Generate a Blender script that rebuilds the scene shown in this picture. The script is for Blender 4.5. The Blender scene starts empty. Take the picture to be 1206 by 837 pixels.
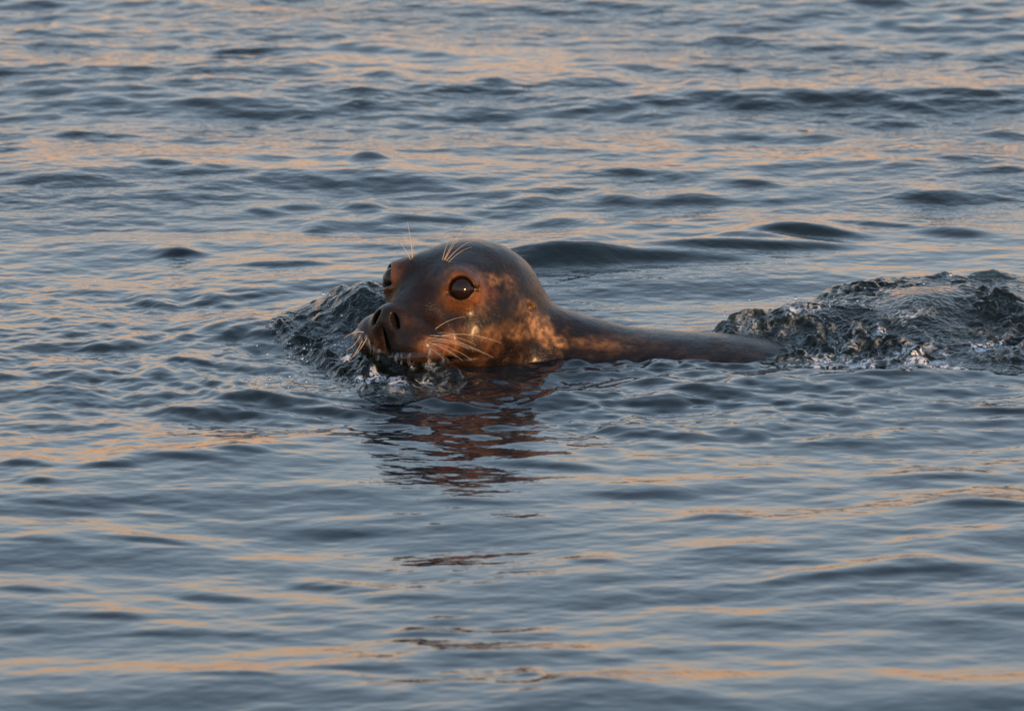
import bpy, math, random
import numpy as np

rng = np.random.default_rng(7)
random.seed(7)
R = math.radians
sc = bpy.context.scene
col = sc.collection

# ------------------------------------------------------------------ camera
PX = 0.00108                      # metres per photograph pixel at the seal
DIST, PITCH = 8.5, R(11.0)
LOOK = np.array([0.052, -0.031, 0.0])
CAM = LOOK + DIST * np.array([0, -math.cos(PITCH), math.sin(PITCH)])
cam = bpy.data.cameras.new('camera')
cam_o = bpy.data.objects.new('camera', cam)
col.objects.link(cam_o)
cam_o.location = CAM
cam_o.rotation_euler = (math.pi / 2 - PITCH, 0, 0)
cam.sensor_width = 36
cam.lens = 36 / (2 * (603 * PX) / DIST)
cam.clip_start, cam.clip_end = 0.1, 20000
cam.dof.use_dof = True
cam.dof.focus_distance = DIST - 0.02
cam.dof.aperture_fstop = 13
sc.camera = cam_o

# ------------------------------------------------------------------ sky, sun
SUN_EL, SUN_AZ = R(6.0), R(150)     # azimuth clockwise from +Y
w = bpy.data.worlds.new('World')
sc.world = w
w.use_nodes = True
nt = w.node_tree
nt.nodes.clear()
def N(t, kind, **kw):
    n = t.nodes.new(kind)
    for k, v in kw.items():
        if k in n.inputs.keys():
            n.inputs[k].default_value = v
        else:
            setattr(n, k, v)
    return n
def ramp(t, stops, interp='LINEAR'):
    r = t.nodes.new('ShaderNodeValToRGB')
    r.color_ramp.interpolation = interp
    e = r.color_ramp.elements
    while len(e) < len(stops):
        e.new(0.5)
    for el, (p, c) in zip(e, stops):
        el.position = p
        el.color = (*c, 1) if len(c) == 3 else c
    return r
def math_node(t, op, a=None, b=None, c=None, clamp=False):
    m = t.nodes.new('ShaderNodeMath'); m.operation = op; m.use_clamp = clamp
    for i, v in enumerate((a, b, c)):
        if v is None: continue
        if isinstance(v, (int, float)): m.inputs[i].default_value = v
        else: t.links.new(v, m.inputs[i])
    return m.outputs[0]

sky = N(nt, 'ShaderNodeTexSky', sky_type='NISHITA', sun_disc=False, sun_elevation=SUN_EL, sun_rotation=SUN_AZ,
        air_density=1.3, dust_density=1.5, ozone_density=1.0)
tc = N(nt, 'ShaderNodeTexCoord')
sep = N(nt, 'ShaderNodeSeparateXYZ')
nt.links.new(tc.outputs['Generated'], sep.inputs[0])
mapn = N(nt, 'ShaderNodeMapping'); mapn.inputs['Scale'].default_value = (1.6, 1.6, 14)
nt.links.new(tc.outputs['Generated'], mapn.inputs[0])
cl = N(nt, 'ShaderNodeTexNoise', Scale=2.2, Detail=4.0, Roughness=0.55)
nt.links.new(mapn.outputs[0], cl.inputs['Vector'])
# evening haze and thin stratus: warm near the horizon, slate blue above
off = math_node(nt, 'MULTIPLY_ADD', cl.outputs['Fac'], 0.09, -0.045)
zz = math_node(nt, 'ADD', sep.outputs[2], off)
hz = ramp(nt, [(0.0, (1.22, 0.64, 0.34)), (0.050, (1.22, 0.68, 0.37)), (0.100, (1.04, 0.85, 0.72)), (0.150, (0.90, 0.93, 0.98)),
               (0.225, (0.69, 0.87, 1.06)), (0.42, (0.50, 0.68, 0.92)), (0.75, (0.30, 0.42, 0.58)), (1.0, (0.22, 0.33, 0.50))])
nt.links.new(zz, hz.inputs[0])
bg1 = N(nt, 'ShaderNodeBackground', Strength=0.12)
nt.links.new(sky.outputs[0], bg1.inputs[0])
bg2 = N(nt, 'ShaderNodeBackground', Strength=1.25)
nt.links.new(hz.outputs[0], bg2.inputs[0])
mixs = N(nt, 'ShaderNodeMixShader'); mixs.inputs[0].default_value = 0.8
nt.links.new(bg1.outputs[0], mixs.inputs[1]); nt.links.new(bg2.outputs[0], mixs.inputs[2])
outw = N(nt, 'ShaderNodeOutputWorld')
nt.links.new(mixs.outputs[0], outw.inputs[0])

sun = bpy.data.lights.new('sun', 'SUN')
sun.energy = 5.0; sun.angle = R(0.6); sun.color = (1.0, 0.53, 0.23)
sun_o = bpy.data.objects.new('sun', sun); col.objects.link(sun_o)
from mathutils import Vector, Matrix
sdir = Vector((math.sin(SUN_AZ) * math.cos(SUN_EL), math.cos(SUN_AZ) * math.cos(SUN_EL), math.sin(SUN_EL)))
sun_o.rotation_euler = sdir.to_track_quat('Z', 'Y').to_euler()
sun_o.location = tuple(sdir * 30)

sc.view_settings.view_transform = 'Standard'
sc.view_settings.look = 'None'
sc.view_settings.exposure = 0.0
sc.view_settings.gamma = 1.0
sc.cycles.max_bounces = 10
sc.cycles.transmission_bounces = 8
sc.cycles.caustics_refractive = False
sc.cycles.sample_clamp_indirect = 4

# ------------------------------------------------------------------ helpers
CR, CU, CF = np.array([1., 0, 0]), np.array([0, math.sin(PITCH), math.cos(PITCH)]), np.array([0, math.cos(PITCH), -math.sin(PITCH)])
def ray(px, py):
    d = CF * DIST + CR * (px - 603) * PX - CU * (py - 418.5) * PX
    return d / np.linalg.norm(d)
def on_water(px, py, z=0.0):
    d = ray(px, py); t = (z - CAM[2]) / d[2]
    return CAM + d * t
def to_px(p):
    q = np.asarray(p) - CAM
    f = q @ CF
    return 603 + (q @ CR) / f * DIST / PX, 418.5 - (q @ CU) / f * DIST / PX

def hash2(ix, iy, s):
    h = (ix.astype(np.int64) * 374761393 + iy.astype(np.int64) * 668265263 + s * 1442695041) & 0xFFFFFFFF
    h = ((h ^ (h >> 13)) * 1274126177) & 0xFFFFFFFF
    return ((h ^ (h >> 16)) & 0xFFFFFF) / float(0xFFFFFF)
def vnoise(x, y, s=0):
    ix, iy = np.floor(x), np.floor(y)
    fx, fy = x - ix, y - iy
    ux, uy = fx * fx * fx * (fx * (fx * 6 - 15) + 10), fy * fy * fy * (fy * (fy * 6 - 15) + 10)
    a, b = hash2(ix, iy, s), hash2(ix + 1, iy, s)
    c, d = hash2(ix, iy + 1, s), hash2(ix + 1, iy + 1, s)
    return (a + (b - a) * ux) * (1 - uy) + (c + (d - c) * ux) * uy
def fbm(x, y, s=0, o=4, g=0.5):
    r, a, t = 0, 1.0, 0
    for i in range(o):
        r = r + a * (vnoise(x, y, s + i * 17) * 2 - 1); t += a
        x, y, a = x * 2.03 + 3.7, y * 2.03 + 1.9, a * g
    return r / t
def noise3(P, s=0):
    """smooth 3-D value noise, P (n,3)"""
    i = np.floor(P).astype(np.int64); f = P - i
    u = f * f * (3 - 2 * f)
    r = 0
    for dx in (0, 1):
        for dy in (0, 1):
            for dz in (0, 1):
                h = hash2(i[:, 0] + dx + (i[:, 2] + dz) * 57, i[:, 1] + dy + (i[:, 2] + dz) * 131, s)
                wgt = (u[:, 0] if dx else 1 - u[:, 0]) * (u[:, 1] if dy else 1 - u[:, 1]) * (u[:, 2] if dz else 1 - u[:, 2])
                r = r + h * wgt
    return r * 2 - 1
def fbm3(P, s=0, o=3):
    r, a = 0, 1.0
    for k in range(o):
        r = r + a * noise3(P, s + k * 7); P = P * 2.07 + 5.1; a *= 0.5
    return r / 1.75
def sstep(a, b, x):
    t = np.clip((x - a) / (b - a), 0, 1)
    return t * t * (3 - 2 * t)

def mesh_obj(name, V, F, m, parent=None, smooth=True, attrs=None):
    me = bpy.data.meshes.new(name)
    V = np.asarray(V, np.float32); F = np.asarray(F, np.int32)
    k = F.shape[1]
    me.vertices.add(len(V)); me.vertices.foreach_set('co', V.ravel())
    me.loops.add(F.size); me.loops.foreach_set('vertex_index', F.ravel())
    me.polygons.add(len(F))
    me.polygons.foreach_set('loop_start', np.arange(0, F.size, k, dtype=np.int32))
    me.polygons.foreach_set('loop_total', np.full(len(F), k, np.int32))
    me.update(calc_edges=True)
    if smooth:
        me.polygons.foreach_set('use_smooth', np.ones(len(F), bool))
    for an, arr in (attrs or {}).items():
        a = me.attributes.new(an, 'FLOAT', 'POINT'); a.data.foreach_set('value', np.asarray(arr, np.float32))
    me.validate()
    me.materials.append(m)
    o = bpy.data.objects.new(name, me); col.objects.link(o)
    if parent: o.parent = parent
    return o
def tag(o, label=None, cat=None, kind=None, group=None):
    for k, v in (('label', label), ('category', cat), ('kind', kind), ('group', group)):
        if v: o[k] = v

def surface_nets(F, xs, ys, zs):
    """F on the grid xs*ys*zs (negative inside) -> vertices, quads"""
    ins = F < 0
    c = ins[:-1, :-1, :-1].astype(np.int8)
    for a, b, d in ((1,0,0),(0,1,0),(1,1,0),(0,0,1),(1,0,1),(0,1,1),(1,1,1)):
        c = c + ins[a:ins.shape[0]-1+a, b:ins.shape[1]-1+b, d:ins.shape[2]-1+d]
    act = (c > 0) & (c < 8)
    I, J, K = np.nonzero(act)
    idx = np.full(act.shape, -1, np.int32); idx[I, J, K] = np.arange(len(I))
    S = np.zeros((len(I), 3)); n = np.zeros(len(I))
    g = (xs, ys, zs)
    cor = [(a, b, d) for a in (0, 1) for b in (0, 1) for d in (0, 1)]
    for A in cor:
        for B in cor:
            if sum(B) - sum(A) == 1 and all(bb >= aa for aa, bb in zip(A, B)):
                fa = F[I+A[0], J+A[1], K+A[2]].astype(np.float64); fb = F[I+B[0], J+B[1], K+B[2]].astype(np.float64)
                m = (fa < 0) != (fb < 0)
                t = np.where(m, fa / np.where(m, fa - fb, 1), 0)
                pa = np.stack([xs[I+A[0]], ys[J+A[1]], zs[K+A[2]]], 1)
                pb = np.stack([xs[I+B[0]], ys[J+B[1]], zs[K+B[2]]], 1)
                S += m[:, None] * (pa + (pb - pa) * t[:, None]); n += m
    V = S / n[:, None]
    Q = []
    for ax in range(3):
        sl0 = [slice(1, -1)] * 3; sl1 = [slice(1, -1)] * 3
        sl0[ax] = slice(0, -1); sl1[ax] = slice(1, None)
        a, b = ins[tuple(sl0)], ins[tuple(sl1)]
        for flip, m in ((False, a & ~b), (True, ~a & b)):
            ii = np.stack(np.nonzero(m), 1)
            o1, o2 = [(1, 2), (2, 0), (0, 1)][ax]
            base = ii.copy()
            for q in range(3):
                if q != ax: base[:, q] += 1
            def cell(d1, d2):
                t = base.copy(); t[:, o1] -= d1; t[:, o2] -= d2
                return idx[t[:, 0], t[:, 1], t[:, 2]]
            q = np.stack([cell(1, 1), cell(0, 1), cell(0, 0), cell(1, 0)], 1)
            if flip: q = q[:, ::-1]
            Q.append(q)
    Q = np.concatenate(Q); Q = Q[(Q >= 0).all(1)]
    return V, Q

# ------------------------------------------------------------------ the water's shape
ridges = [  # photograph px: cx, cy, half width, half height, slope, tilt (dy/dx); measured on the dark faces of the wavelets
 (285,58,50,5,.20,0),(157,92,28,6,.25,0),(230,95,45,6,.14,0),(360,80,45,11,.17,0),(455,60,60,8,.15,.1),(520,66,25,4,.22,.1),
 (585,102,30,7,.22,0),(455,97,35,8,.15,.1),(425,113,30,5,.17,0),(100,158,55,5,.22,.05),(375,180,35,5,.22,.1),(435,198,22,9,.30,-.2),
 (190,207,30,5,.25,0),(70,222,60,9,.22,-.05),(245,214,45,5,.15,-.15),(430,245,30,9,.30,0),(480,234,40,5,.25,-.1),(355,245,28,7,.25,0),
 (375,268,20,5,.22,0),(500,257,55,6,.28,0),(310,250,25,5,.2,.2),(320,178,30,5,.18,.1),(205,300,25,6,.25,0),(20,185,35,6,.14,0),
 (655,145,50,7,.25,0),(700,100,60,9,.20,0),(820,101,30,8,.2,.2),(865,44,30,4,.18,0),(880,80,70,6,.15,0),(960,84,35,6,.2,0),
 (820,122,60,4,.15,0),(905,124,30,4,.18,0),(840,143,60,7,.16,0),(920,142,60,6,.15,.1),(1025,141,35,6,.18,-.1),(1170,82,30,7,.2,0),
 (1185,155,25,6,.18,0),(690,203,25,5,.22,.2),(733,211,25,5,.28,.1),(880,224,35,6,.24,.2),(1190,213,20,4,.25,.1),(725,240,30,8,.25,.2),
 (620,243,30,6,.22,0),(1090,239,45,8,.28,0),(810,241,40,5,.18,-.05),(680,265,60,8,.14,.1),
 (948,280,66,17,.70,.12),(880,290,50,10,.40,.1),(735,312,150,15,.44,-.03),(870,300,130,14,.58,-.12),(655,319,80,15,.46,-.02),(1035,268,55,6,.3,.25),(1128,280,40,8,.32,.1),(1075,265,30,6,.2,.1),
 (210,299,40,5,.3,.2),(335,316,45,6,.3,.05),(180,357,26,8,.34,.4),(250,358,22,7,.25,.2),(50,362,50,7,.2,.1),(80,377,50,6,.2,-.05),
 (282,395,58,14,.32,0),(130,408,32,8,.32,-.1),(50,463,50,7,.27,.1),(225,428,60,5,.27,.15),(225,482,45,7,.22,.05),(50,487,32,7,.22,0),
 (220,545,75,6,.26,.12),(130,552,35,8,.26,0),(285,537,36,8,.34,.05),(25,552,32,6,.32,.1),(45,572,20,6,.3,0),(300,468,50,6,.2,.1),
 (1180,485,60,5,.38,.08),(1060,447,60,5,.25,.05),(940,480,60,5,.25,0),(870,505,50,7,.2,.05),(760,508,55,9,.3,.15),(645,547,60,7,.27,.15),
 (750,580,50,6,.2,0),(1160,603,65,8,.3,.05),(1010,680,115,8,.30,-.12),(935,663,55,4,.2,.05),(850,610,40,6,.17,0),(700,660,30,5,.18,0),
 (690,815,50,9,.27,-.05),(625,800,18,5,.25,0),(270,800,60,4,.24,.06),(180,637,60,5,.22,.1),(60,640,40,4,.18,0),(375,685,35,5,.22,0),
 (500,745,50,5,.2,0),(190,745,60,4,.16,0),(120,725,50,6,.2,.1),(250,700,50,5,.16,.1),(30,695,30,4,.2,0),(80,595,50,4,.15,0),
 (480,700,60,4,.16,0),(870,650,50,4,.16,0),(1100,560,60,5,.16,0),(980,520,60,4,.17,0),(730,470,90,7,.3,.02),(560,445,90,9,.30,0),
 (440,432,60,8,.25,0),(560,590,50,5,.18,0),(400,620,60,5,.15,0),(900,735,80,6,.13,0),(1120,640,60,5,.12,0),(420,790,60,5,.15,0),
 # faces leaning away, which catch the warm low sky
 (800,596,140,7,-.055,-.05),(850,722,110,7,-.07,0),(1090,688,120,7,-.075,-.05),(980,771,140,7,-.075,-.02),(720,755,100,8,-.05,.03),
 (150,790,130,10,-.05,0),(280,655,140,8,-.05,.1),(700,490,80,5,-.06,0),(720,640,120,8,-.04,0),(1100,530,80,6,-.05,-.05),
 (400,640,70,6,-.09,-.05),(560,640,90,9,-.10,-.02),(560,575,80,8,-.08,0),(590,780,70,8,-.09,-.2),(500,560,60,8,-.09,0),(520,520,100,7,-.09,0),(620,690,60,6,-.06,0),
]
RW = []
for (cx, cy, hw, hh, s, tilt) in ridges:
    p = on_water(cx, cy)
    s = s * 1.65 if s > 0 else s * .2
    k = (p[1] - CAM[1]) / (LOOK[1] - CAM[1])
    elev = math.atan2(CAM[2], p[1] - CAM[1])
    sy = hh * PX * k / (math.sin(elev) + max(s, 0) * .8) * 0.95
    # tilt on screen -> tilt on the ground
    RW.append((p[0], p[1], hw * PX * k, sy, s, tilt / (math.sin(elev) + max(s, 0) * .5)))

WV = []   # random wavelets: kx, ky, slope amplitude, phase
for i in range(150):
    lam = 0.045 * (0.9 / 0.045) ** rng.random()
    th = math.pi / 2 + rng.normal(0.10, 0.70 if lam < .25 else .4)
    k = 2 * math.pi / lam
    sl = 0.0080 if lam < .4 else .0036
    WV.append((k * math.cos(th), k * math.sin(th), sl, rng.random() * 6.283, lam))

def smooth_g(t): return np.exp(-t * t)
def wave_field(X, Y, spx, spy):
    """height at X, Y; spx, spy = local grid spacing, which limits the shortest wave kept"""
    H = np.zeros_like(X)
    far = sstep(0.2, 2.2, Y)
    lump = 0.65 + 0.7 * vnoise(X * 1.7 + 9, Y * 1.1 + 4, 3)
    wx, wy = X + 0.03 * fbm(X * 3, Y * 2, 21, 2), Y + 0.05 * fbm(X * 2.5, Y * 2.5, 41, 2)
    sp = np.maximum(spx, spy)
    for kx, ky, sl, ph, lam in WV:
        a = sl / math.hypot(kx, ky)
        keep = sstep(2.5, 5, lam / sp)
        gain = 1.0
        if lam < 0.16: gain = 0.50 + 1.0 * far
        elif lam < .35: gain = 0.80 + .40 * far
        s = np.sin(kx * wx + ky * wy + ph)
        H += a * gain * keep * (s + 0.40 * (s * s - .5)) * lump
    # long low swell: broad bands leaning to and from the viewer farther out
    H += .0075 * np.cos(2 * math.pi * (Y + .10 * X - 2.36 + .45 * fbm(X * .9, Y * .7, 101, 2)) / 1.2) * sstep(.4, 1.4, Y) * sstep(60, 20, Y)
    H += .010 * fbm(X * 1.5, Y * 1.5, 131, 2) * sstep(60, 20, np.abs(Y))
    H += (.0015 + .0017 * far) * (.35 + vnoise(X * 2.3, Y * 1.6, 231)) * fbm(X * 11 + Y * 3, Y * 20 - X * 4, 221, 4) * sstep(40, 3, np.abs(Y)) * sstep(2, 5, .05 / sp)
    # choppier, finer water around the animal
    H += .0080 * fbm(X * 15 + 2 * Y, Y * 20, 151, 3) * np.exp(-((X - .15) / .5) ** 2 - ((Y + .30) / .28) ** 2) * sstep(2, 5, .04 / sp)
    H += .0060 * fbm(X * 15 - 5 * Y, Y * 16 + 4 * X, 171, 4) * np.exp(-((X + .55) / .35) ** 2 - ((Y - .0) / .7) ** 2) * sstep(2, 5, .04 / sp)
    # placed wavelets: a face turned to the camera and a longer back
    for cx, cy, hw, sy, s, t in RW:
        m = (np.abs(X - cx) < hw * 2.6) & (Y - cy > -sy * 4 - hw * abs(t) * 3) & (Y - cy < sy * 12 + hw * abs(t) * 3)
        if not m.any(): continue
        x, y = X[m] - cx, Y[m] - cy
        y = y + t * x                      # tilt > 0: the right end lies lower in the photograph
        y = y + 0.35 * sy * np.sin(x / hw * 2.1 + cx * 40)
        gx = np.exp(-(np.abs(x) / (hw * .95)) ** 2.6)
        e = np.tanh(y / sy * 1.05)
        back = 1 / (1 + np.exp(-(y - sy * 4.2) / (sy * 1.5)))
        H[m] += s * sy * 0.95 * gx * ((e + 1) / 2 - back) * 1.15
    # bow wave pushed up on the far side of the muzzle
    H += 0.056 * np.exp(-((X + .13) / .075) ** 2 - ((Y - .17 + .3 * (X + .15)) / 0.085) ** 2)
    H += (.015 + .006 * fbm(X * 40, Y * 40, 201, 2)) * np.exp(-((X + .075) / .075) ** 2 - ((Y + .135) / .035) ** 2)
    H -= 0.007 * np.exp(-((X + .12) / .06) ** 2 - ((Y + .15) / .07) ** 2)
    H -= 0.010 * np.exp(-((X - .08) / .14) ** 2 - ((Y + .17) / .07) ** 2)
    H -= 0.004 * np.exp(-((X - .3) / .18) ** 2 - ((Y + .10) / .05) ** 2)
    # damp the random field where the body cuts the surface
    # swell of the kicked-up water behind
    H += 0.040 * np.exp(-((X - .60) / .16) ** 2 - ((Y - .17) / .11) ** 2)
    H += 0.030 * np.exp(-((X - .42) / .10) ** 2 - ((Y - .10) / .06) ** 2)
    # water lapping unevenly along neck and back
    H += (.0085 * fbm(X * 24, Y * 30, 191, 3) + .007) * np.exp(-((X - .24) / .21) ** 2 - ((Y + .09) / .05) ** 2) * sstep(2, 5, .04 / sp)
    # chatter in the bow region and ripples thrown out by the seal
    r = np.hypot(X + .05, (Y + .02) * 1.0)
    H += 0.0009 * (.3 + vnoise(X * 9, Y * 9, 4)) * np.sin(r * 2 * math.pi / 0.045 + 7 * fbm(X * 5, Y * 5, 77, 3)) * np.exp(-((r - .30) / .16) ** 2) * sstep(.06, -.12, X) * sstep(2.5, 5, .045 / sp)
    r2 = fbm(X * 30, Y * 15, 55, 4) * .0045 * np.exp(-((X + .28) / .22) ** 2 - ((Y + .12) / .26) ** 2)
    H += r2 * sstep(2, 4, .03 / sp)
    return H

def axis(lo, hi, d, far, g=1.12, d2=None, hi2=None):
    a = list(np.arange(lo, hi, d))
    return a
def grow(start, step, g, end, cap=None):
    out = []; v = start
    while abs(v) < abs(end):
        v += step; out.append(v); step *= g
    return out
xs = np.arange(-.76, .861, .003)
xs = np.concatenate([np.array(grow(-.76, -.004, 1.03, -1.6))[::-1], xs, grow(.861, .004, 1.03, 1.7)])
xs = np.concatenate([np.array(grow(xs[0], -.05, 1.25, -6000))[::-1], xs, grow(xs[-1], .05, 1.25, 6000)])
ya = [-2.15]
while ya[-1] < 3.6:
    y = ya[-1]
    ya.append(y + (.0045 if y < .6 else .0045 + .0022 * (y - .6)))
ys = np.concatenate([np.array(grow(-2.15, -.01, 1.12, -6000))[::-1], ya, grow(ya[-1], .014, 1.08, 9000)])
X, Y = np.meshgrid(xs, ys, indexing='ij')
SPX, SPY = np.meshgrid(np.gradient(xs), np.gradient(ys), indexing='ij')
H = wave_field(X, Y, SPX, SPY)
def water_z(x, y):
    x, y = np.atleast_1d(np.asarray(x, float)), np.atleast_1d(np.asarray(y, float))
    i = np.clip(np.searchsorted(xs, x) - 1, 0, len(xs) - 2); j = np.clip(np.searchsorted(ys, y) - 1, 0, len(ys) - 2)
    u = (x - xs[i]) / (xs[i+1] - xs[i]); v = (y - ys[j]) / (ys[j+1] - ys[j])
    return (H[i, j] * (1-u) + H[i+1, j] * u) * (1-v) + (H[i, j+1] * (1-u) + H[i+1, j+1] * u) * v

# ------------------------------------------------------------------ materials
def new_mat(name):
    m = bpy.data.materials.new(name); m.use_nodes = True
    return m, m.node_tree, m.node_tree.nodes['Principled BSDF']
def setp(b, **kw):
    for k, v in kw.items():
        b.inputs[k.replace('_', ' ')].default_value = v

def water_material():
    m, t, b = new_mat('sea_water')
    setp(b, Base_Color=(.006, .013, .018, 1), Roughness=.045, IOR=1.34)
    tc = N(t, 'ShaderNodeTexCoord')
    mp = N(t, 'ShaderNodeMapping'); mp.inputs['Scale'].default_value = (.8, 1, 1)
    t.links.new(tc.outputs['Object'], mp.inputs[0])
    n1 = N(t, 'ShaderNodeTexNoise', Scale=42.0, Detail=3.0, Roughness=.5)
    n2 = N(t, 'ShaderNodeTexNoise', Scale=13.0, Detail=2.0, Roughness=.5)
    big = N(t, 'ShaderNodeTexNoise', Scale=2.2, Detail=2.0)
    for n in (n1, n2, big): t.links.new(mp.outputs[0], n.inputs['Vector'])
    sp = N(t, 'ShaderNodeSeparateXYZ'); t.links.new(tc.outputs['Object'], sp.inputs[0])
    far = math_node(t, 'MULTIPLY_ADD', sp.outputs[1], .34, .18, clamp=True)     # wind-ruffled water farther out
    ruff = math_node(t, 'MULTIPLY', math_node(t, 'MULTIPLY_ADD', big.outputs['Fac'], 2.4, -.7, clamp=True), far)
    h = math_node(t, 'ADD', math_node(t, 'MULTIPLY', n1.outputs['Fac'], .55), math_node(t, 'MULTIPLY', n2.outputs['Fac'], .8))
    bp = N(t, 'ShaderNodeBump', Distance=.010)
    t.links.new(h, bp.inputs['Height'])
    t.links.new(math_node(t, 'MULTIPLY_ADD', ruff, 1.1, .16), bp.inputs['Strength'])
    t.links.new(bp.outputs[0], b.inputs['Normal'])
    return m
M_WATER = water_material()

def splash_material():
    m, t, b = new_mat('churned_water')
    tc = N(t, 'ShaderNodeTexCoord')
    a = N(t, 'ShaderNodeAttribute', attribute_name='foam')
    setp(b, IOR=1.34, Transmission_Weight=.65)
    mc = N(t, 'ShaderNodeMix', data_type='RGBA')
    mc.inputs[6].default_value = (.16, .24, .21, 1); mc.inputs[7].default_value = (.72, .74, .80, 1)
    fn = N(t, 'ShaderNodeTexNoise', Scale=140.0, Detail=3.0, Distortion=1.4); t.links.new(tc.outputs['Object'], fn.inputs['Vector'])
    fm = math_node(t, 'MULTIPLY', a.outputs['Fac'], math_node(t, 'MULTIPLY_ADD', fn.outputs['Fac'], 8.0, -3.3, clamp=True), clamp=True)
    t.links.new(fm, mc.inputs[0])
    t.links.new(math_node(t, 'MULTIPLY_ADD', fm, -.8, .985, clamp=True), b.inputs['Transmission Weight']); t.links.new(mc.outputs[2], b.inputs['Base Color'])
    v = N(t, 'ShaderNodeTexNoise', Scale=110.0, Detail=2.0, Distortion=.6); t.links.new(tc.outputs['Object'], v.inputs['Vector'])
    bp = N(t, 'ShaderNodeBump', Strength=.55, Distance=.006)
    t.links.new(v.outputs['Fac'], bp.inputs['Height']); t.links.new(bp.outputs[0], b.inputs['Normal'])
    t.links.new(math_node(t, 'MULTIPLY_ADD', a.outputs['Fac'], .12, .025), b.inputs['Roughness'])
    return m
M_SPLASH = splash_material()
def clear_water(streaks):
    m, t, b = new_mat('streaming_water' if streaks else 'clear_water')
    setp(b, Base_Color=(.90, .95, .97, 1), Roughness=.02, IOR=1.34, Transmission_Weight=1.0)
    if streaks:      # a thin film: light passes almost straight through, the surface shines, pale froth streaks painted in for sky highlights
        tc = N(t, 'ShaderNodeTexCoord'); mp = N(t, 'ShaderNodeMapping'); mp.inputs['Scale'].default_value = (120, 120, 22)
        mp.inputs['Rotation'].default_value = (0, .25, 0)
        t.links.new(tc.outputs['Object'], mp.inputs[0])
        n = N(t, 'ShaderNodeTexNoise', Scale=1.0, Detail=3.0, Distortion=.8); t.links.new(mp.outputs[0], n.inputs['Vector'])
        f = N(t, 'ShaderNodeMapRange'); f.inputs['From Min'].default_value = .56; f.inputs['From Max'].default_value = .74
        t.links.new(n.outputs['Fac'], f.inputs[0])
        fr = N(t, 'ShaderNodeFresnel', IOR=1.5)
        tr = N(t, 'ShaderNodeBsdfTransparent', Color=(.86, .90, .90, 1)); gl = N(t, 'ShaderNodeBsdfGlossy', Roughness=.03)
        df = N(t, 'ShaderNodeBsdfDiffuse', Color=(.55, .60, .66, 1))
        m1 = N(t, 'ShaderNodeMixShader'); m2 = N(t, 'ShaderNodeMixShader')
        t.links.new(math_node(t, 'MULTIPLY', f.outputs[0], .34), m1.inputs[0]); t.links.new(tr.outputs[0], m1.inputs[1]); t.links.new(df.outputs[0], m1.inputs[2])
        bp = N(t, 'ShaderNodeBump', Strength=.5, Distance=.004); t.links.new(n.outputs['Fac'], bp.inputs['Height'])
        t.links.new(bp.outputs[0], gl.inputs['Normal']); t.links.new(bp.outputs[0], fr.inputs['Normal'])
        geo = N(t, 'ShaderNodeNewGeometry')
        t.links.new(math_node(t, 'MULTIPLY', fr.outputs[0], math_node(t, 'SUBTRACT', 1.0, geo.outputs['Backfacing'])), m2.inputs[0]); t.links.new(m1.outputs[0], m2.inputs[1]); t.links.new(gl.outputs[0], m2.inputs[2])
        t.links.new(m2.outputs[0], t.nodes['Material Output'].inputs[0])
    return m
M_CLEAR = clear_water(False)
M_STREAM = clear_water(True)

nx, ny = len(xs), len(ys)
I = (np.arange(nx - 1)[:, None] * ny + np.arange(ny - 1)[None, :]).ravel()
Fq = np.stack([I, I + ny, I + ny + 1, I + 1], 1)
water = mesh_obj('water', np.stack([X.ravel(), Y.ravel(), H.ravel()], 1), Fq, M_WATER)
tag(water, 'rippled blue grey sea with orange evening reflections', kind='structure')

# ------------------------------------------------------------------ the seal
YAW = R(40)                                   # head turned towards the camera, nose left
HF = np.array([-math.sin(YAW), -math.cos(YAW), 0.0])
HL = np.array([math.cos(YAW), -math.sin(YAW), 0.0])     # the seal's left
HU = np.array([0, 0, 1.0])
tiltp = R(3)
HF, HU = HF * math.cos(tiltp) - HU * math.sin(tiltp) * -1, HU * math.cos(tiltp) - HF * math.sin(tiltp)
HC = np.array([0.0, 0.0, 0.053])
def h2w(p): p = np.asarray(p, float); return HC + p[..., 0:1] * HF + p[..., 1:2] * HL + p[..., 2:3] * HU
def w2h(P): Q = P - HC; return np.stack([Q @ HF, Q @ HL, Q @ HU], -1)
def smin(a, b, k):
    h = np.clip(.5 + .5 * (b - a) / k, 0, 1)
    return b + (a - b) * h - k * h * (1 - h)
def smax(a, b, k): return -smin(-a, -b, k)
def ell(P, c, r, rot=None):
    q = P - np.asarray(c, np.float32)
    if rot is not None: q = q @ rot
    r = np.asarray(r, np.float32)
    k0 = np.sqrt(((q / r) ** 2).sum(-1)) + 1e-9
    k1 = np.sqrt(((q / (r * r)) ** 2).sum(-1)) + 1e-9
    return k0 * (k0 - 1) / k1
def cone(P, a, b, ra, rb):
    a, b = np.asarray(a, np.float32), np.asarray(b, np.float32)
    ab = b - a
    t = np.clip(((P - a) @ ab) / (ab @ ab), 0, 1)
    return np.sqrt(((P - a - t[..., None] * ab) ** 2).sum(-1)) - (ra + (rb - ra) * t)
EYE = np.array([.0860, .0555, .041]); GAZE = np.array([.81, .49, .31]); GAZE = GAZE / np.linalg.norm(GAZE)
ER = .0160
def rotm(ax, ang): return np.array(Matrix.Rotation(ang, 3, ax), np.float32)
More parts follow.
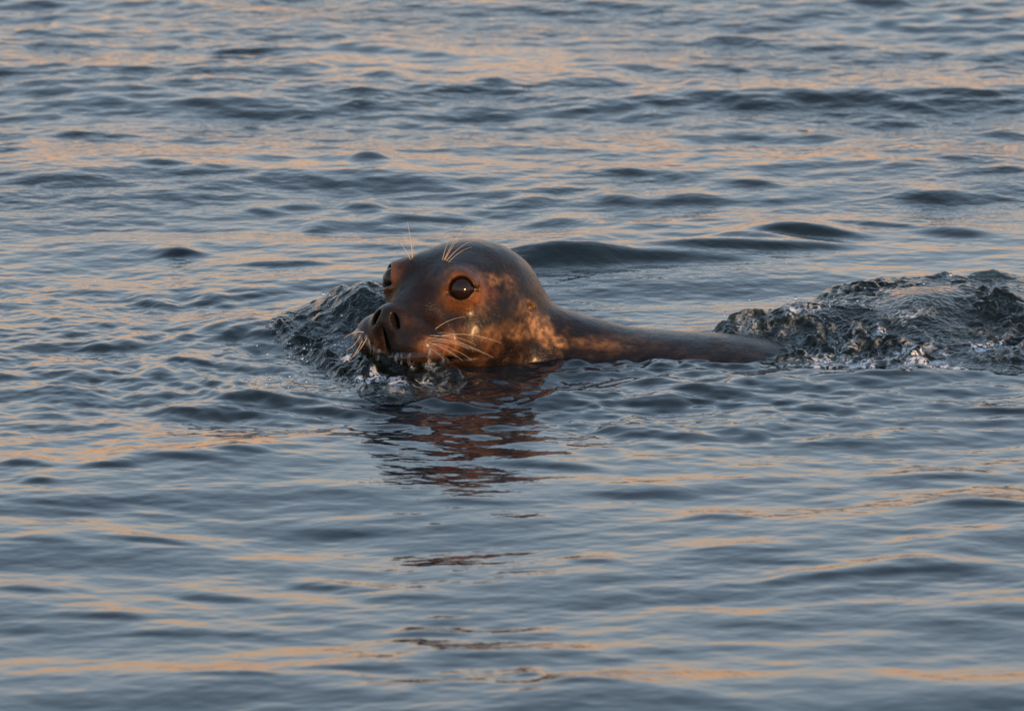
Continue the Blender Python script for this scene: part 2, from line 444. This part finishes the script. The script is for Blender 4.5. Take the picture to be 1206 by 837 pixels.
def seal_sdf(P):
    """P (n,3) world"""
    P = P.astype(np.float32)
    h = w2h(P).astype(np.float32)
    m = h.copy(); m[:, 1] = np.abs(m[:, 1])      # mirror for paired shapes
    d = ell(h, (0, 0, 0), (.100, .091, .090))                       # cranium
    d = smin(d, ell(h, (.042, 0, .010), (.070, .066, .066)), .030)    # forehead / face
    d = smin(d, ell(m, (.040, .044, -.026), (.062, .042, .048)), .035)  # cheeks
    d = smin(d, cone(h, (.07, 0, .010), (.142, 0, -.005), .036, .028), .024)  # nose bridge
    d = smin(d, ell(m, (.134, .031, -.027), (.036, .036, .032)), .016)   # whisker pads
    d = smin(d, ell(h, (.153, 0, -.001), (.018, .027, .021)), .009)     # nose pad
    d = smin(d, cone(h, (.03, 0, -.055), (.128, 0, -.050), .048, .031), .010)   # lower jaw
    d = smin(d, ell(m, (.066, .036, .052), (.030, .022, .016)), .022)       # brow
    # neck and back
    nb = cone(P, (0.01, 0.012, -.004), (.10, .022, -.036), .084, .082)
    nb = smin(nb, cone(P, (.10, .022, -.036), (.16, .02, -.071), .082, .100), .02)
    nb = smin(nb, cone(P, (.16, .02, -.068), (.26, .01, -.106), .100, .120), .02)
    nb = smin(nb, cone(P, (.26, .01, -.106), (.345, .0, -.128), .120, .132), .03)
    nb = smin(nb, cone(P, (.345, .0, -.128), (.50, .0, -.23), .132, .17), .05)
    nb = smin(nb, cone(P, (.50, .0, -.21), (.80, .03, -.29), .17, .16), .05)
    nb = smin(nb, cone(P, (.80, .03, -.29), (1.22, .05, -.30), .16, .05), .05)
    for s in (-1, 1):
        fl = ell(P, (1.33, .05 + s * .05, -.30), (.12, .05, .018), rotm('Z', s * .35))
        nb = smin(nb, fl, .03)
    for s in (-1, 1):
        fl = ell(P, (.34, s * .17, -.26), (.10, .045, .016), rotm('X', -s * .5))
        nb = smin(nb, fl, .03)
    d = smin(d, nb, .032)
    # eyelids: a low swelling with a round opening for the eyeball
    e = EYE + GAZE * .000
    g = ((m - e.astype(np.float32)) @ GAZE.astype(np.float32))
    rr = np.sqrt(np.maximum(((m - e.astype(np.float32)) ** 2).sum(-1) - g * g, 0))
    lid = np.sqrt((m - e.astype(np.float32) * 1) [:, 0] ** 2 + (m - e)[:, 1] ** 2 + (m - e)[:, 2] ** 2) - (ER + .0030)
    d = smin(d, lid, .022)
    hole = np.sqrt(((m - (e + GAZE * .011).astype(np.float32)) ** 2).sum(-1)) - ER * .91
    hole = smin(hole, cone(m, e + GAZE * .012 + np.array([.0, -.004, -.001]), e + GAZE * .010 + np.array([.012, -.013, -.007]), .010, .002), .004)
    hole = smin(hole, cone(m, e + GAZE * .012, e + GAZE * .004 + np.array([-.014, .013, -.001]), .010, .003), .004)
    d = smax(d, -hole, .0055)
    # nostrils
    ns = ell(m, (.166, .0150, .003), (.020, .0043, .0110), (rotm('X', .55)))
    d = smax(d, -ns, .004)
    # groove between the pads and mouth line
    gr = ell(h, (.158, 0, -.022), (.016, .0022, .018))
    d = smax(d, -gr, .006)
    mo = ell(m, (.105, .030, -.047 ), (.060, .040, .0013), rotm('Y', .10))
    d = smax(d, -mo, .006)
    # ear pit
    ear = ell(m, (-.012, .088, .012), (.006, .006, .004))
    d = smax(d, -ear, .004)
    return d
def gax(segs):
    out = [segs[0][0]]
    for lo, hi, d0, d1 in segs:
        v = lo; 
        while v < hi:
            t = (v - lo) / (hi - lo); v += d0 + (d1 - d0) * t; out.append(v)
    return np.array(out)
gx = gax([(-.17, .12, .0019, .0019), (.12, .45, .002, .006), (.45, 1.5, .007, .02)])
gy = gax([(-.26, -.165, .012, .002), (-.165, .06, .0019, .0019), (.06, .26, .002, .016)])
gz = gax([(-.50, -.07, .018, .002), (-.07, .165, .0019, .0019)])
Fv = np.empty((len(gx), len(gy), len(gz)), np.float32)
for i0 in range(0, len(gx), 12):
    sl = slice(i0, i0 + 12)
    G = np.stack(np.meshgrid(gx[sl], gy, gz, indexing='ij'), -1)
    Fv[sl] = seal_sdf(G.reshape(-1, 3)).reshape(G.shape[:3])
SV, SQ = surface_nets(Fv, gx, gy, gz)
def grad(P, e=.0006):
    g = np.stack([seal_sdf(P + np.eye(3)[k] * e) - seal_sdf(P - np.eye(3)[k] * e) for k in range(3)], -1) / (2 * e)
    return g / (np.linalg.norm(g, axis=1, keepdims=True) + 1e-9)
SN = grad(SV)
for _ in range(2):
    SV = SV - np.clip(seal_sdf(SV), -.001, .001)[:, None] * SN * .8
hl = w2h(SV)
x, y, z = hl[:, 0], hl[:, 1], hl[:, 2]
ay = np.abs(y)
wn = fbm3(SV * 34, 5, 4) * 1.0 + .5 * fbm3(SV * np.array([120, 160, 160]), 15, 2); wn2 = fbm3(SV * np.array([40, 40, 60]), 9)
# soft flesh irregularity
SV = SV + SN * (0.0009 * fbm3(SV * 45, 31))[:, None]
eyed = np.sqrt((x - EYE[0]) ** 2 + (ay - EYE[1]) ** 2 + (z - EYE[2]) ** 2)
ring = np.exp(-((eyed - .026) / .010) ** 2)
muz = sstep(.075, .125, x + .35 * np.maximum(0, -z)) 
nosepad = sstep(.024, .014, np.sqrt(((x - .160) / 1.0) ** 2 + (y / 1.15) ** 2 + ((z - .0) / 1.0) ** 2))
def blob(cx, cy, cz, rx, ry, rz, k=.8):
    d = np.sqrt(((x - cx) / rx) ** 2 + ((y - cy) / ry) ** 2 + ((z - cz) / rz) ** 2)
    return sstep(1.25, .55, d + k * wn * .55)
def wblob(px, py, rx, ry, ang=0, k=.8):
    """a blotch of coat marking or painted sunlight, on the camera side"""
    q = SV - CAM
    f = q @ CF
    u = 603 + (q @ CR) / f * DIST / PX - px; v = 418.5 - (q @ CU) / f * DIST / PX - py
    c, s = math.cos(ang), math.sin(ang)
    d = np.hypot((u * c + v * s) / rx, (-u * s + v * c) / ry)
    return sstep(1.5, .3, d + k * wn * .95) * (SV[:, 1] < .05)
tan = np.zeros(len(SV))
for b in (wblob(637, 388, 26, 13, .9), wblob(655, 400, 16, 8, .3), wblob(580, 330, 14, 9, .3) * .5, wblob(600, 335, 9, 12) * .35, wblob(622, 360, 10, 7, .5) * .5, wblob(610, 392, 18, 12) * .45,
          wblob(570, 395, 26, 10) * .3, wblob(700, 405, 40, 7, .1) * .35, wblob(745, 400, 30, 5, .1) * .15, wblob(565, 365, 10, 14) * .2):  # the two waterline blotches paint golden sunlight into the coat
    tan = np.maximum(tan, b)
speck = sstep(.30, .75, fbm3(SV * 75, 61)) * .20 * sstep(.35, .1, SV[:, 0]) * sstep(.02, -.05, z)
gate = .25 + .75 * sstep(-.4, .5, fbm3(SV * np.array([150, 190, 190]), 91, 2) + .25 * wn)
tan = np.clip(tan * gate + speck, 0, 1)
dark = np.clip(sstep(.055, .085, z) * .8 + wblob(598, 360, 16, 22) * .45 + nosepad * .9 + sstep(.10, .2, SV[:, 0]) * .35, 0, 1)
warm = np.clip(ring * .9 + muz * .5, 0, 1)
ring_lit = np.clip(np.exp(-((eyed - .0235) / .0078) ** 2) * (.75 + .6 * wn) + .8 * wblob(516, 405, 26, 12) + .5 * wblob(575, 345, 16, 14) + .35 * wblob(560, 400, 36, 16), 0, 1)  # ginger eye ring; pad and cheek blotches paint sunlight into the fur
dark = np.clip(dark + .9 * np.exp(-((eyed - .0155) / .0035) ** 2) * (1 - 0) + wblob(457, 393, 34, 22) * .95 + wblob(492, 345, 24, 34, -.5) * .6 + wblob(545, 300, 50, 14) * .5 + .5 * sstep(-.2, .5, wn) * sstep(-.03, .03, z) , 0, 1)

def fur_material():
    m, t, b = new_mat('wet_fur')
    A = {k: N(t, 'ShaderNodeAttribute', attribute_name=k) for k in ('tan', 'dark', 'warm', 'ginger_lit')}
    tc = N(t, 'ShaderNodeTexCoord')
    nz = N(t, 'ShaderNodeTexNoise', Scale=38.0, Detail=5.0, Roughness=.6); t.links.new(tc.outputs['Object'], nz.inputs['Vector'])
    base = ramp(t, [(.38, (.006, .005, .004)), (.52, (.013, .009, .007)), (.70, (.055, .030, .017))]); t.links.new(nz.outputs['Fac'], base.inputs[0])
    def mix(f, a, c):
        n = N(t, 'ShaderNodeMix', data_type='RGBA')
        t.links.new(f, n.inputs[0]); t.links.new(a, n.inputs[6])
        n.inputs[7].default_value = (*c, 1)
        return n.outputs[2]
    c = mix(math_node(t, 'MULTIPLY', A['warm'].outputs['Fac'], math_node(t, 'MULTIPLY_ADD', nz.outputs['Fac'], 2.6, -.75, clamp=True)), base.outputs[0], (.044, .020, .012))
    c = mix(math_node(t, 'MULTIPLY', A['ginger_lit'].outputs['Fac'], math_node(t, 'MULTIPLY_ADD', nz.outputs['Fac'], 1.6, -.15, clamp=True)), c, (.26, .105, .038))
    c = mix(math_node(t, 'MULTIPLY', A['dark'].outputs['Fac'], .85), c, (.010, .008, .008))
    fine = N(t, 'ShaderNodeTexNoise', Scale=120.0, Detail=3.0); t.links.new(tc.outputs['Object'], fine.inputs['Vector'])
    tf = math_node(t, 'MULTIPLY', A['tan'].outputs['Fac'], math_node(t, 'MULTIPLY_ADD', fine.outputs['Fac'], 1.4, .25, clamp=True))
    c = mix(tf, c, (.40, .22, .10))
    # fine dark flecks in the coat
    fk = N(t, 'ShaderNodeTexNoise', Scale=85.0, Detail=4.0, Roughness=.65); t.links.new(tc.outputs['Object'], fk.inputs['Vector'])
    c = mix(math_node(t, 'MULTIPLY', math_node(t, 'MULTIPLY_ADD', fk.outputs['Fac'], 9.0, -4.8, clamp=True), .6), c, (.010, .007, .006))
    t.links.new(c, b.inputs['Base Color'])
    # short hairs laid back along the body
    mp = N(t, 'ShaderNodeMapping'); mp.inputs['Scale'].default_value = (90, 420, 420); mp.inputs['Rotation'].default_value = (0, .35, .5)
    t.links.new(tc.outputs['Object'], mp.inputs[0])
    hr = N(t, 'ShaderNodeTexNoise', Scale=1.0, Detail=3.0, Roughness=.6); t.links.new(mp.outputs[0], hr.inputs['Vector'])
    bp = N(t, 'ShaderNodeBump', Strength=.7, Distance=.0016)
    cm = N(t, 'ShaderNodeTexNoise', Scale=190.0, Detail=2.0, Roughness=.5); t.links.new(tc.outputs['Object'], cm.inputs['Vector'])
    t.links.new(math_node(t, 'ADD', hr.outputs['Fac'], math_node(t, 'MULTIPLY', cm.outputs['Fac'], .9)), bp.inputs['Height']); t.links.new(bp.outputs[0], b.inputs['Normal'])
    rr = N(t, 'ShaderNodeMapRange'); rr.inputs['To Min'].default_value = .17; rr.inputs['To Max'].default_value = .36
    t.links.new(nz.outputs['Fac'], rr.inputs[0]); t.links.new(rr.outputs[0], b.inputs['Roughness'])
    setp(b, IOR=1.4, Coat_Weight=.20, Coat_Roughness=.24, Specular_IOR_Level=.16)
    return m
M_FUR = fur_material()
def simple(name, c, rough, **kw):
    m, t, b = new_mat(name); setp(b, Base_Color=(*c, 1), Roughness=rough, **kw); return m
M_EYE = simple('eye_glass_dark', (.012, .006, .004), .12, IOR=1.42)
M_NOSE = simple('nostril_dark', (.006, .005, .005), .35)
M_HAIR = simple('whisker_pale', (.60, .46, .32), .35)

seal = bpy.data.objects.new('grey_seal', None); col.objects.link(seal)
seal.empty_display_size = .1
tag(seal, 'wet brown grey seal swimming with its whiskered head raised above the water', 'seal')
body = mesh_obj('body', SV, SQ, M_FUR, seal, attrs={'tan': tan, 'dark': dark, 'warm': warm, 'ginger_lit': ring_lit})

def uv_sphere(c, r, n=40, scale=(1, 1, 1)):
    V, F = [], []
    for i in range(n + 1):
        a = math.pi * i / n
        for j in range(2 * n):
            p = math.pi * j / n
            V.append((c[0] + r * scale[0] * math.sin(a) * math.cos(p), c[1] + r * scale[1] * math.sin(a) * math.sin(p), c[2] + r * scale[2] * math.cos(a)))
    for i in range(n):
        for j in range(2 * n):
            k = (j + 1) % (2 * n)
            F.append((i * 2 * n + j, (i + 1) * 2 * n + j, (i + 1) * 2 * n + k, i * 2 * n + k))
    return np.array(V), np.array(F)
for s in (1, -1):
    e = h2w(EYE * np.array([1, s, 1]))
    V, F = uv_sphere(e, ER * .99, 24)
    mesh_obj('eye', V, F, M_EYE, seal)

def cast(px, py):
    d = ray(px, py); t = DIST - .45
    for _ in range(90):
        p = CAM + d * t
        v = float(seal_sdf(p[None])[0])
        if v < .0002: return p
        t += v * .7
        if t > DIST + .4: return None
    return p
def tube(name, pts, r0, r1, m, parent, n=6):
    V, F = [], []
    pts = np.array(pts)
    for i, p in enumerate(pts):
        d = pts[min(i + 1, len(pts) - 1)] - pts[max(i - 1, 0)]; d /= np.linalg.norm(d)
        a = np.cross(d, [0.3, .2, 1]); a /= np.linalg.norm(a); b = np.cross(d, a)
        r = r0 + (r1 - r0) * i / (len(pts) - 1)
        for k in range(n):
            q = 2 * math.pi * k / n
            V.append(p + r * (math.cos(q) * a + math.sin(q) * b))
        if i:
            for k in range(n):
                F.append(((i-1)*n+k, (i-1)*n+(k+1) % n, i*n+(k+1) % n, i*n+k))
    return mesh_obj(name, V, F, m, parent)
def hair(name, px0, py0, px1, py1, fwd, sag, r=.00042):
    """from a root on the skin to a tip `fwd` metres nearer the camera, bent by `sag` px"""
    p = cast(px0, py0)
    if p is None: return
    dep = np.linalg.norm(p - CAM) - fwd
    q = CAM + ray(px1, py1) * dep
    up = CU * sag * PX
    pts = [p + (q - p) * t + up * 4 * t * (1 - t) for t in np.linspace(-.04, 1, 12)]
    tube(name, pts, r, r * .35, M_HAIR, seal)
for a in ((505, 398, 581, 421, .05, 5), (508, 401, 572, 417, .05, 3), (512, 396, 560, 406, .03, 4), (506, 404, 556, 424, .05, 4), (510, 406, 545, 425, .04, 3),
          (514, 400, 553, 412, .045, 3), (516, 392, 538, 394, .03, 1), (513, 387, 548, 373, .03, 3), (502, 402, 538, 421, .05, 2), (520, 395, 590, 404, .03, 5),
          (498, 406, 524, 424, .05, 2), (507, 395, 546, 405, .05, 3)):
    hair('whisker', *a)
for a in ((424, 396, 408, 412, .0, -3), (428, 391, 404, 399, .0, 3), (432, 398, 416, 420, .02, -2), (426, 402, 412, 424, .02, -2)):
    hair('whisker', *a)
for a in ((523, 306, 553, 263, .03, 5), (521, 306, 531, 278, .03, 3), (526, 307, 562, 283, .03, 5), (529, 308, 556, 291, .03, 3), (524, 306, 541, 281, .02, 2)):
    hair('brow_whisker', *a)
for a in ((486, 303, 480, 262, .02, 3), (485, 304, 487, 281, .02, -2), (483, 305, 470, 285, .02, 2)):
    hair('brow_whisker', *a)

print('eyes', to_px(h2w(EYE)), to_px(h2w(EYE * np.array([1, -1, 1]))), 'nose', to_px(h2w(np.array([.165, 0, .002]))), 'n', len(SV), len(H.ravel()))

# ------------------------------------------------------------------ churned water
def domes(Xg, Yg, n, rlo, rhi, seed, dens):
    """pile of little water domes: heights >= 0"""
    g = np.random.default_rng(seed)
    h = np.zeros_like(Xg)
    x0, x1, y0, y1 = Xg.min(), Xg.max(), Yg.min(), Yg.max()
    dx, dy = Xg[1, 0] - Xg[0, 0], Yg[0, 1] - Yg[0, 0]
    for _ in range(n):
        cx, cy = g.uniform(x0, x1), g.uniform(y0, y1)
        i, j = int((cx - x0) / dx), int((cy - y0) / dy)
        w_ = dens[min(i, Xg.shape[0]-1), min(j, Xg.shape[1]-1)]
        if g.random() > w_ * 1.2: continue
        r = rlo * (rhi / rlo) ** (g.random() ** 1.6)
        e = g.uniform(.6, 1.7); a = g.uniform(0, 3.14)
        k = int(r * 1.8 / dx) + 1; l = int(r * 1.8 / dy) + 1
        si, sj = slice(max(i-k, 0), i+k+1), slice(max(j-l, 0), j+l+1)
        u, v = Xg[si, sj] - cx, Yg[si, sj] - cy
        u, v = (u*math.cos(a) + v*math.sin(a)) * e, (-u*math.sin(a) + v*math.cos(a)) / e
        q = np.clip(1 - (u*u + v*v) / (r*r), 0, 1)
        b_ = g.uniform(.25, .6) * r
        h[si, sj] = np.where(q > 0, np.maximum(h[si, sj], b_ * np.sqrt(q)), h[si, sj])
    return h
def patch(name, x0, x1, y0, y1, d, maskf, extra, dom, label, seed, foamf, calm=lambda a, b: 1.0):
    px_, py_ = np.arange(x0, x1, d), np.arange(y0, y1, d)
    Xg, Yg = np.meshgrid(px_, py_, indexing='ij')
    m = maskf(Xg, Yg)
    Z = water_z(Xg.ravel(), Yg.ravel()).reshape(Xg.shape)
    hh = extra(Xg, Yg)
    rough_ = .25 + 1.1 * sstep(.3, .75, vnoise(Xg * 13, Yg * 9, seed + 3))
    for (n, a, b) in dom: hh = hh + rough_ * domes(Xg, Yg, n, a, b, seed + n, m) * calm(Xg, Yg)
    hh = np.maximum(hh, .0015)
    hh = hh * (1 - .6 * px_blob(Xg, Yg, 1160, 298, 90, 18, .05))
    hh = np.where(hh > .026, .026 + (hh - .026) * .35, hh)
    Z2 = Z + hh * np.clip(m, 0, 1) ** 1.3 - .006 * sstep(.22, 0, m) + .001
    jx, jy = .003 * fbm(Xg * 45, Yg * 45, seed, 3), .003 * fbm(Xg * 45 + 9, Yg * 45, seed + 5, 3)
    ny_ = len(py_)
    II = (np.arange(len(px_) - 1)[:, None] * ny_ + np.arange(ny_ - 1)[None, :])
    keep = (m > .02)
    kq = keep[:-1, :-1] | keep[1:, :-1] | keep[:-1, 1:] | keep[1:, 1:]
    II = II[kq]
    Fp = np.stack([II, II + ny_, II + ny_ + 1, II + 1], 1)
    used = np.zeros(Xg.size, bool); used[Fp.ravel()] = True
    rm = np.cumsum(used) - 1
    V = np.stack([(Xg + jx * m).ravel(), (Yg + jy * m).ravel(), Z2.ravel()], 1)[used]
    o = mesh_obj(name, V, rm[Fp], M_SPLASH, attrs={'foam': foamf(Xg, Yg).ravel()[used]})
    tag(o, label, kind='stuff')
    return o
def on_px(Xg, Yg, z=0.01):
    q = np.stack([Xg - CAM[0], Yg - CAM[1], np.full_like(Xg, z - CAM[2])], -1)
    f = q @ CF
    return 603 + (q @ CR) / f * DIST / PX, 418.5 - (q @ CU) / f * DIST / PX
def poly_d(px, py, pts):
    d = np.full(px.shape, 1e9); ins = np.zeros(px.shape, bool)
    for (ax, ay_), (bx, by) in zip(pts, pts[1:] + pts[:1]):
        ex, ey = bx - ax, by - ay_
        t = np.clip(((px - ax) * ex + (py - ay_) * ey) / (ex * ex + ey * ey), 0, 1)
        d = np.minimum(d, np.hypot(px - ax - t * ex, py - ay_ - t * ey))
        c = (ay_ > py) != (by > py)
        ins ^= c & (px < ex * (py - ay_) / (ey + 1e-12) + ax)
    return np.where(ins, d, -d)
WAKE = [(818,392),(860,372),(905,360),(940,350),(985,332),(1010,318),(1050,311),(1110,302),(1150,291),(1270,276),(1300,428),(1050,424),(960,424),(918,416),(880,402),(825,397)]
BOW = [(306,376),(335,356),(375,342),(420,328),(455,322),(500,400),(552,424),(540,440),(500,452),(460,458),(420,448),(392,424),(365,410),(335,396)]
# wake splash behind the back: footprint as a soft polygon-like field
def wake_mask(X_, Y_):
    u, v = on_px(X_, Y_, .018)
    return sstep(-3, 15, poly_d(u, v, WAKE) + 9 * fbm(X_ * 22, Y_ * 16, 91, 3))
def px_blob(X_, Y_, cx, cy, rx, ry, z=.035):
    u, v = on_px(X_, Y_, z)
    return np.exp(-((u - cx) / rx) ** 2 - ((v - cy) / ry) ** 2)
def wake_calm(X_, Y_):
    return np.clip(1 - 1.7 * px_blob(X_, Y_, 1088, 345, 54, 19, .055) - .8 * px_blob(X_, Y_, 1180, 330, 40, 12), 0, 1)
def wake_extra(X_, Y_):
    return (.012 * fbm(X_ * 12, Y_ * 12, 12, 3) + .006 * (1 - np.abs(fbm(X_ * 26, Y_ * 22, 19, 3)) * 3) * (.2 + vnoise(X_ * 15, Y_ * 9, 6)) + .002) * wake_calm(X_, Y_) + .022 * px_blob(X_, Y_, 1088, 352, 52, 20, .055) + .012 * px_blob(X_, Y_, 1000, 335, 50, 20)
def wake_foam(X_, Y_):
    f = sstep(.05, .40, fbm(X_ * 34, Y_ * 30, 33, 5)) + .8 * sstep(.82, 1, 1 - np.abs(fbm(X_ * 30, Y_ * 24, 38, 3)))
    g = 1.3 * px_blob(X_, Y_, 1100, 402, 50, 14) + .9 * px_blob(X_, Y_, 975, 405, 55, 20) + .3 * px_blob(X_, Y_, 885, 370, 50, 12) + .5 * px_blob(X_, Y_, 1175, 385, 40, 8)
    g = g + .6 * px_blob(X_, Y_, 1045, 375, 60, 10) + .4 * px_blob(X_, Y_, 950, 360, 40, 12)
    return np.clip(f * g * 1.6, 0, 1)
patch('wake_splash', .22, .86, -.27, .50, .0017, wake_mask, wake_extra, [(6000, .003, .009), (400, .010, .024)],
      'dark churned splash with froth and glints behind the back of the seal', 11, wake_foam, wake_calm)
def bow_mask(X_, Y_):
    u, v = on_px(X_, Y_, .018)
    return sstep(-1, 10, poly_d(u, v, BOW) + 5 * fbm(X_ * 22, Y_ * 16, 61, 3))
patch('bow_splash', -.32, .07, -.31, .42, .0017, bow_mask, lambda a, b: .004 + .009 * fbm(a * 34, b * 20, 8, 3) + .010 * (vnoise(a * 55, b * 40, 14) - .3) * px_blob(a, b, 470, 436, 70, 22, .01), [(1500, .005, .013)],
      'dark pebbly rippled bow wave wrapping the muzzle and chin of the seal', 44,
      lambda a, b: np.clip(1.5 * sstep(.0, .4, fbm(a * 44, b * 30, 33, 4)) * (px_blob(a, b, 415, 418, 26, 26, .015) + px_blob(a, b, 470, 438, 50, 14, .01) + .35 * px_blob(a, b, 360, 385, 40, 20, .03)), 0, 1))

# ------------------------------------------------------------------ thin water running off the muzzle
DR = [(396,402),(402,388),(420,384),(432,392),(438,404),(450,412),(480,413),(512,410),(536,424),(530,452),(470,470),(425,462),(396,430)]
dgx, dgy, dgz = np.arange(-.175, -.005, .0014), np.arange(-.20, -.02, .0014), np.arange(-.022, .085, .0014)
G = np.stack(np.meshgrid(dgx, dgy, dgz, indexing='ij'), -1).reshape(-1, 3)
sd = seal_sdf(G)
near_ = np.abs(sd) < .03
Fd = np.full(len(G), .05)
Gn = G[near_]
q = Gn - CAM; f = q @ CF
u, v = 603 + (q @ CR) / f * DIST / PX, 418.5 - (q @ CU) / f * DIST / PX
pm = poly_d(u, v, DR) + 3 * fbm3(Gn * 45, 71, 2)
th = (.004 + .006 * np.clip(fbm3(Gn * np.array([46, 46, 20]) + 3, 81, 2) + .3, -.4, 1)) * sstep(0, 9, pm) + .004 * sstep(.02, -.01, Gn[:, 2])
Fd[near_] = np.maximum(sd[near_] - th, -pm * PX)
DV, DQ = surface_nets(Fd.reshape(len(dgx), len(dgy), len(dgz)).astype(np.float32), dgx, dgy, dgz)
for _ in range(7):    # relax the net so that it shines like liquid
    acc = np.zeros_like(DV); cnt = np.zeros(len(DV))
    for a_, b_ in ((0, 1), (1, 2), (2, 3), (3, 0)):
        np.add.at(acc, DQ[:, a_], DV[DQ[:, b_]]); np.add.at(cnt, DQ[:, a_], 1)
        np.add.at(acc, DQ[:, b_], DV[DQ[:, a_]]); np.add.at(cnt, DQ[:, b_], 1)
    DV = .5 * DV + .5 * acc / np.maximum(cnt, 1)[:, None]
dr = mesh_obj('running_water', DV, DQ, M_STREAM)
tag(dr, 'clear water streaming off the muzzle and chin of the seal', kind='stuff')

# drops thrown up round the chin and over the wake
g = np.random.default_rng(3)
DVs, DFs, n0 = [], [], 0
spots = [(345,408,30,12,.02,30), (325,440,40,16,.012,18), (455,445,60,14,.01,22), (900,375,70,24,.015,30), (1010,375,90,40,.02,60), (1120,370,70,40,.02,30), (400,380,30,25,.02,14)]
for cx, cy, sx, sy, zz_, n in spots:
    for _ in range(n):
        px_, py_ = cx + g.normal() * sx * .5, cy + g.normal() * sy * .5
        p = on_water(px_, py_, zz_ * g.random())
        p[2] = float(water_z(p[0], p[1])[0]) + g.random() * zz_
        if float(seal_sdf(p[None])[0]) < .003: continue
        r = .0007 + .0016 * g.random() ** 2.5
        V, F = uv_sphere(p, r, 4, (1, 1, g.uniform(.8, 1.6)))
        DVs.append(V); DFs.append(F + n0); n0 += len(V)
dp = mesh_obj('droplets', np.concatenate(DVs), np.concatenate(DFs), M_CLEAR)
tag(dp, 'small clear drops thrown up around the seal and its wake', kind='stuff')
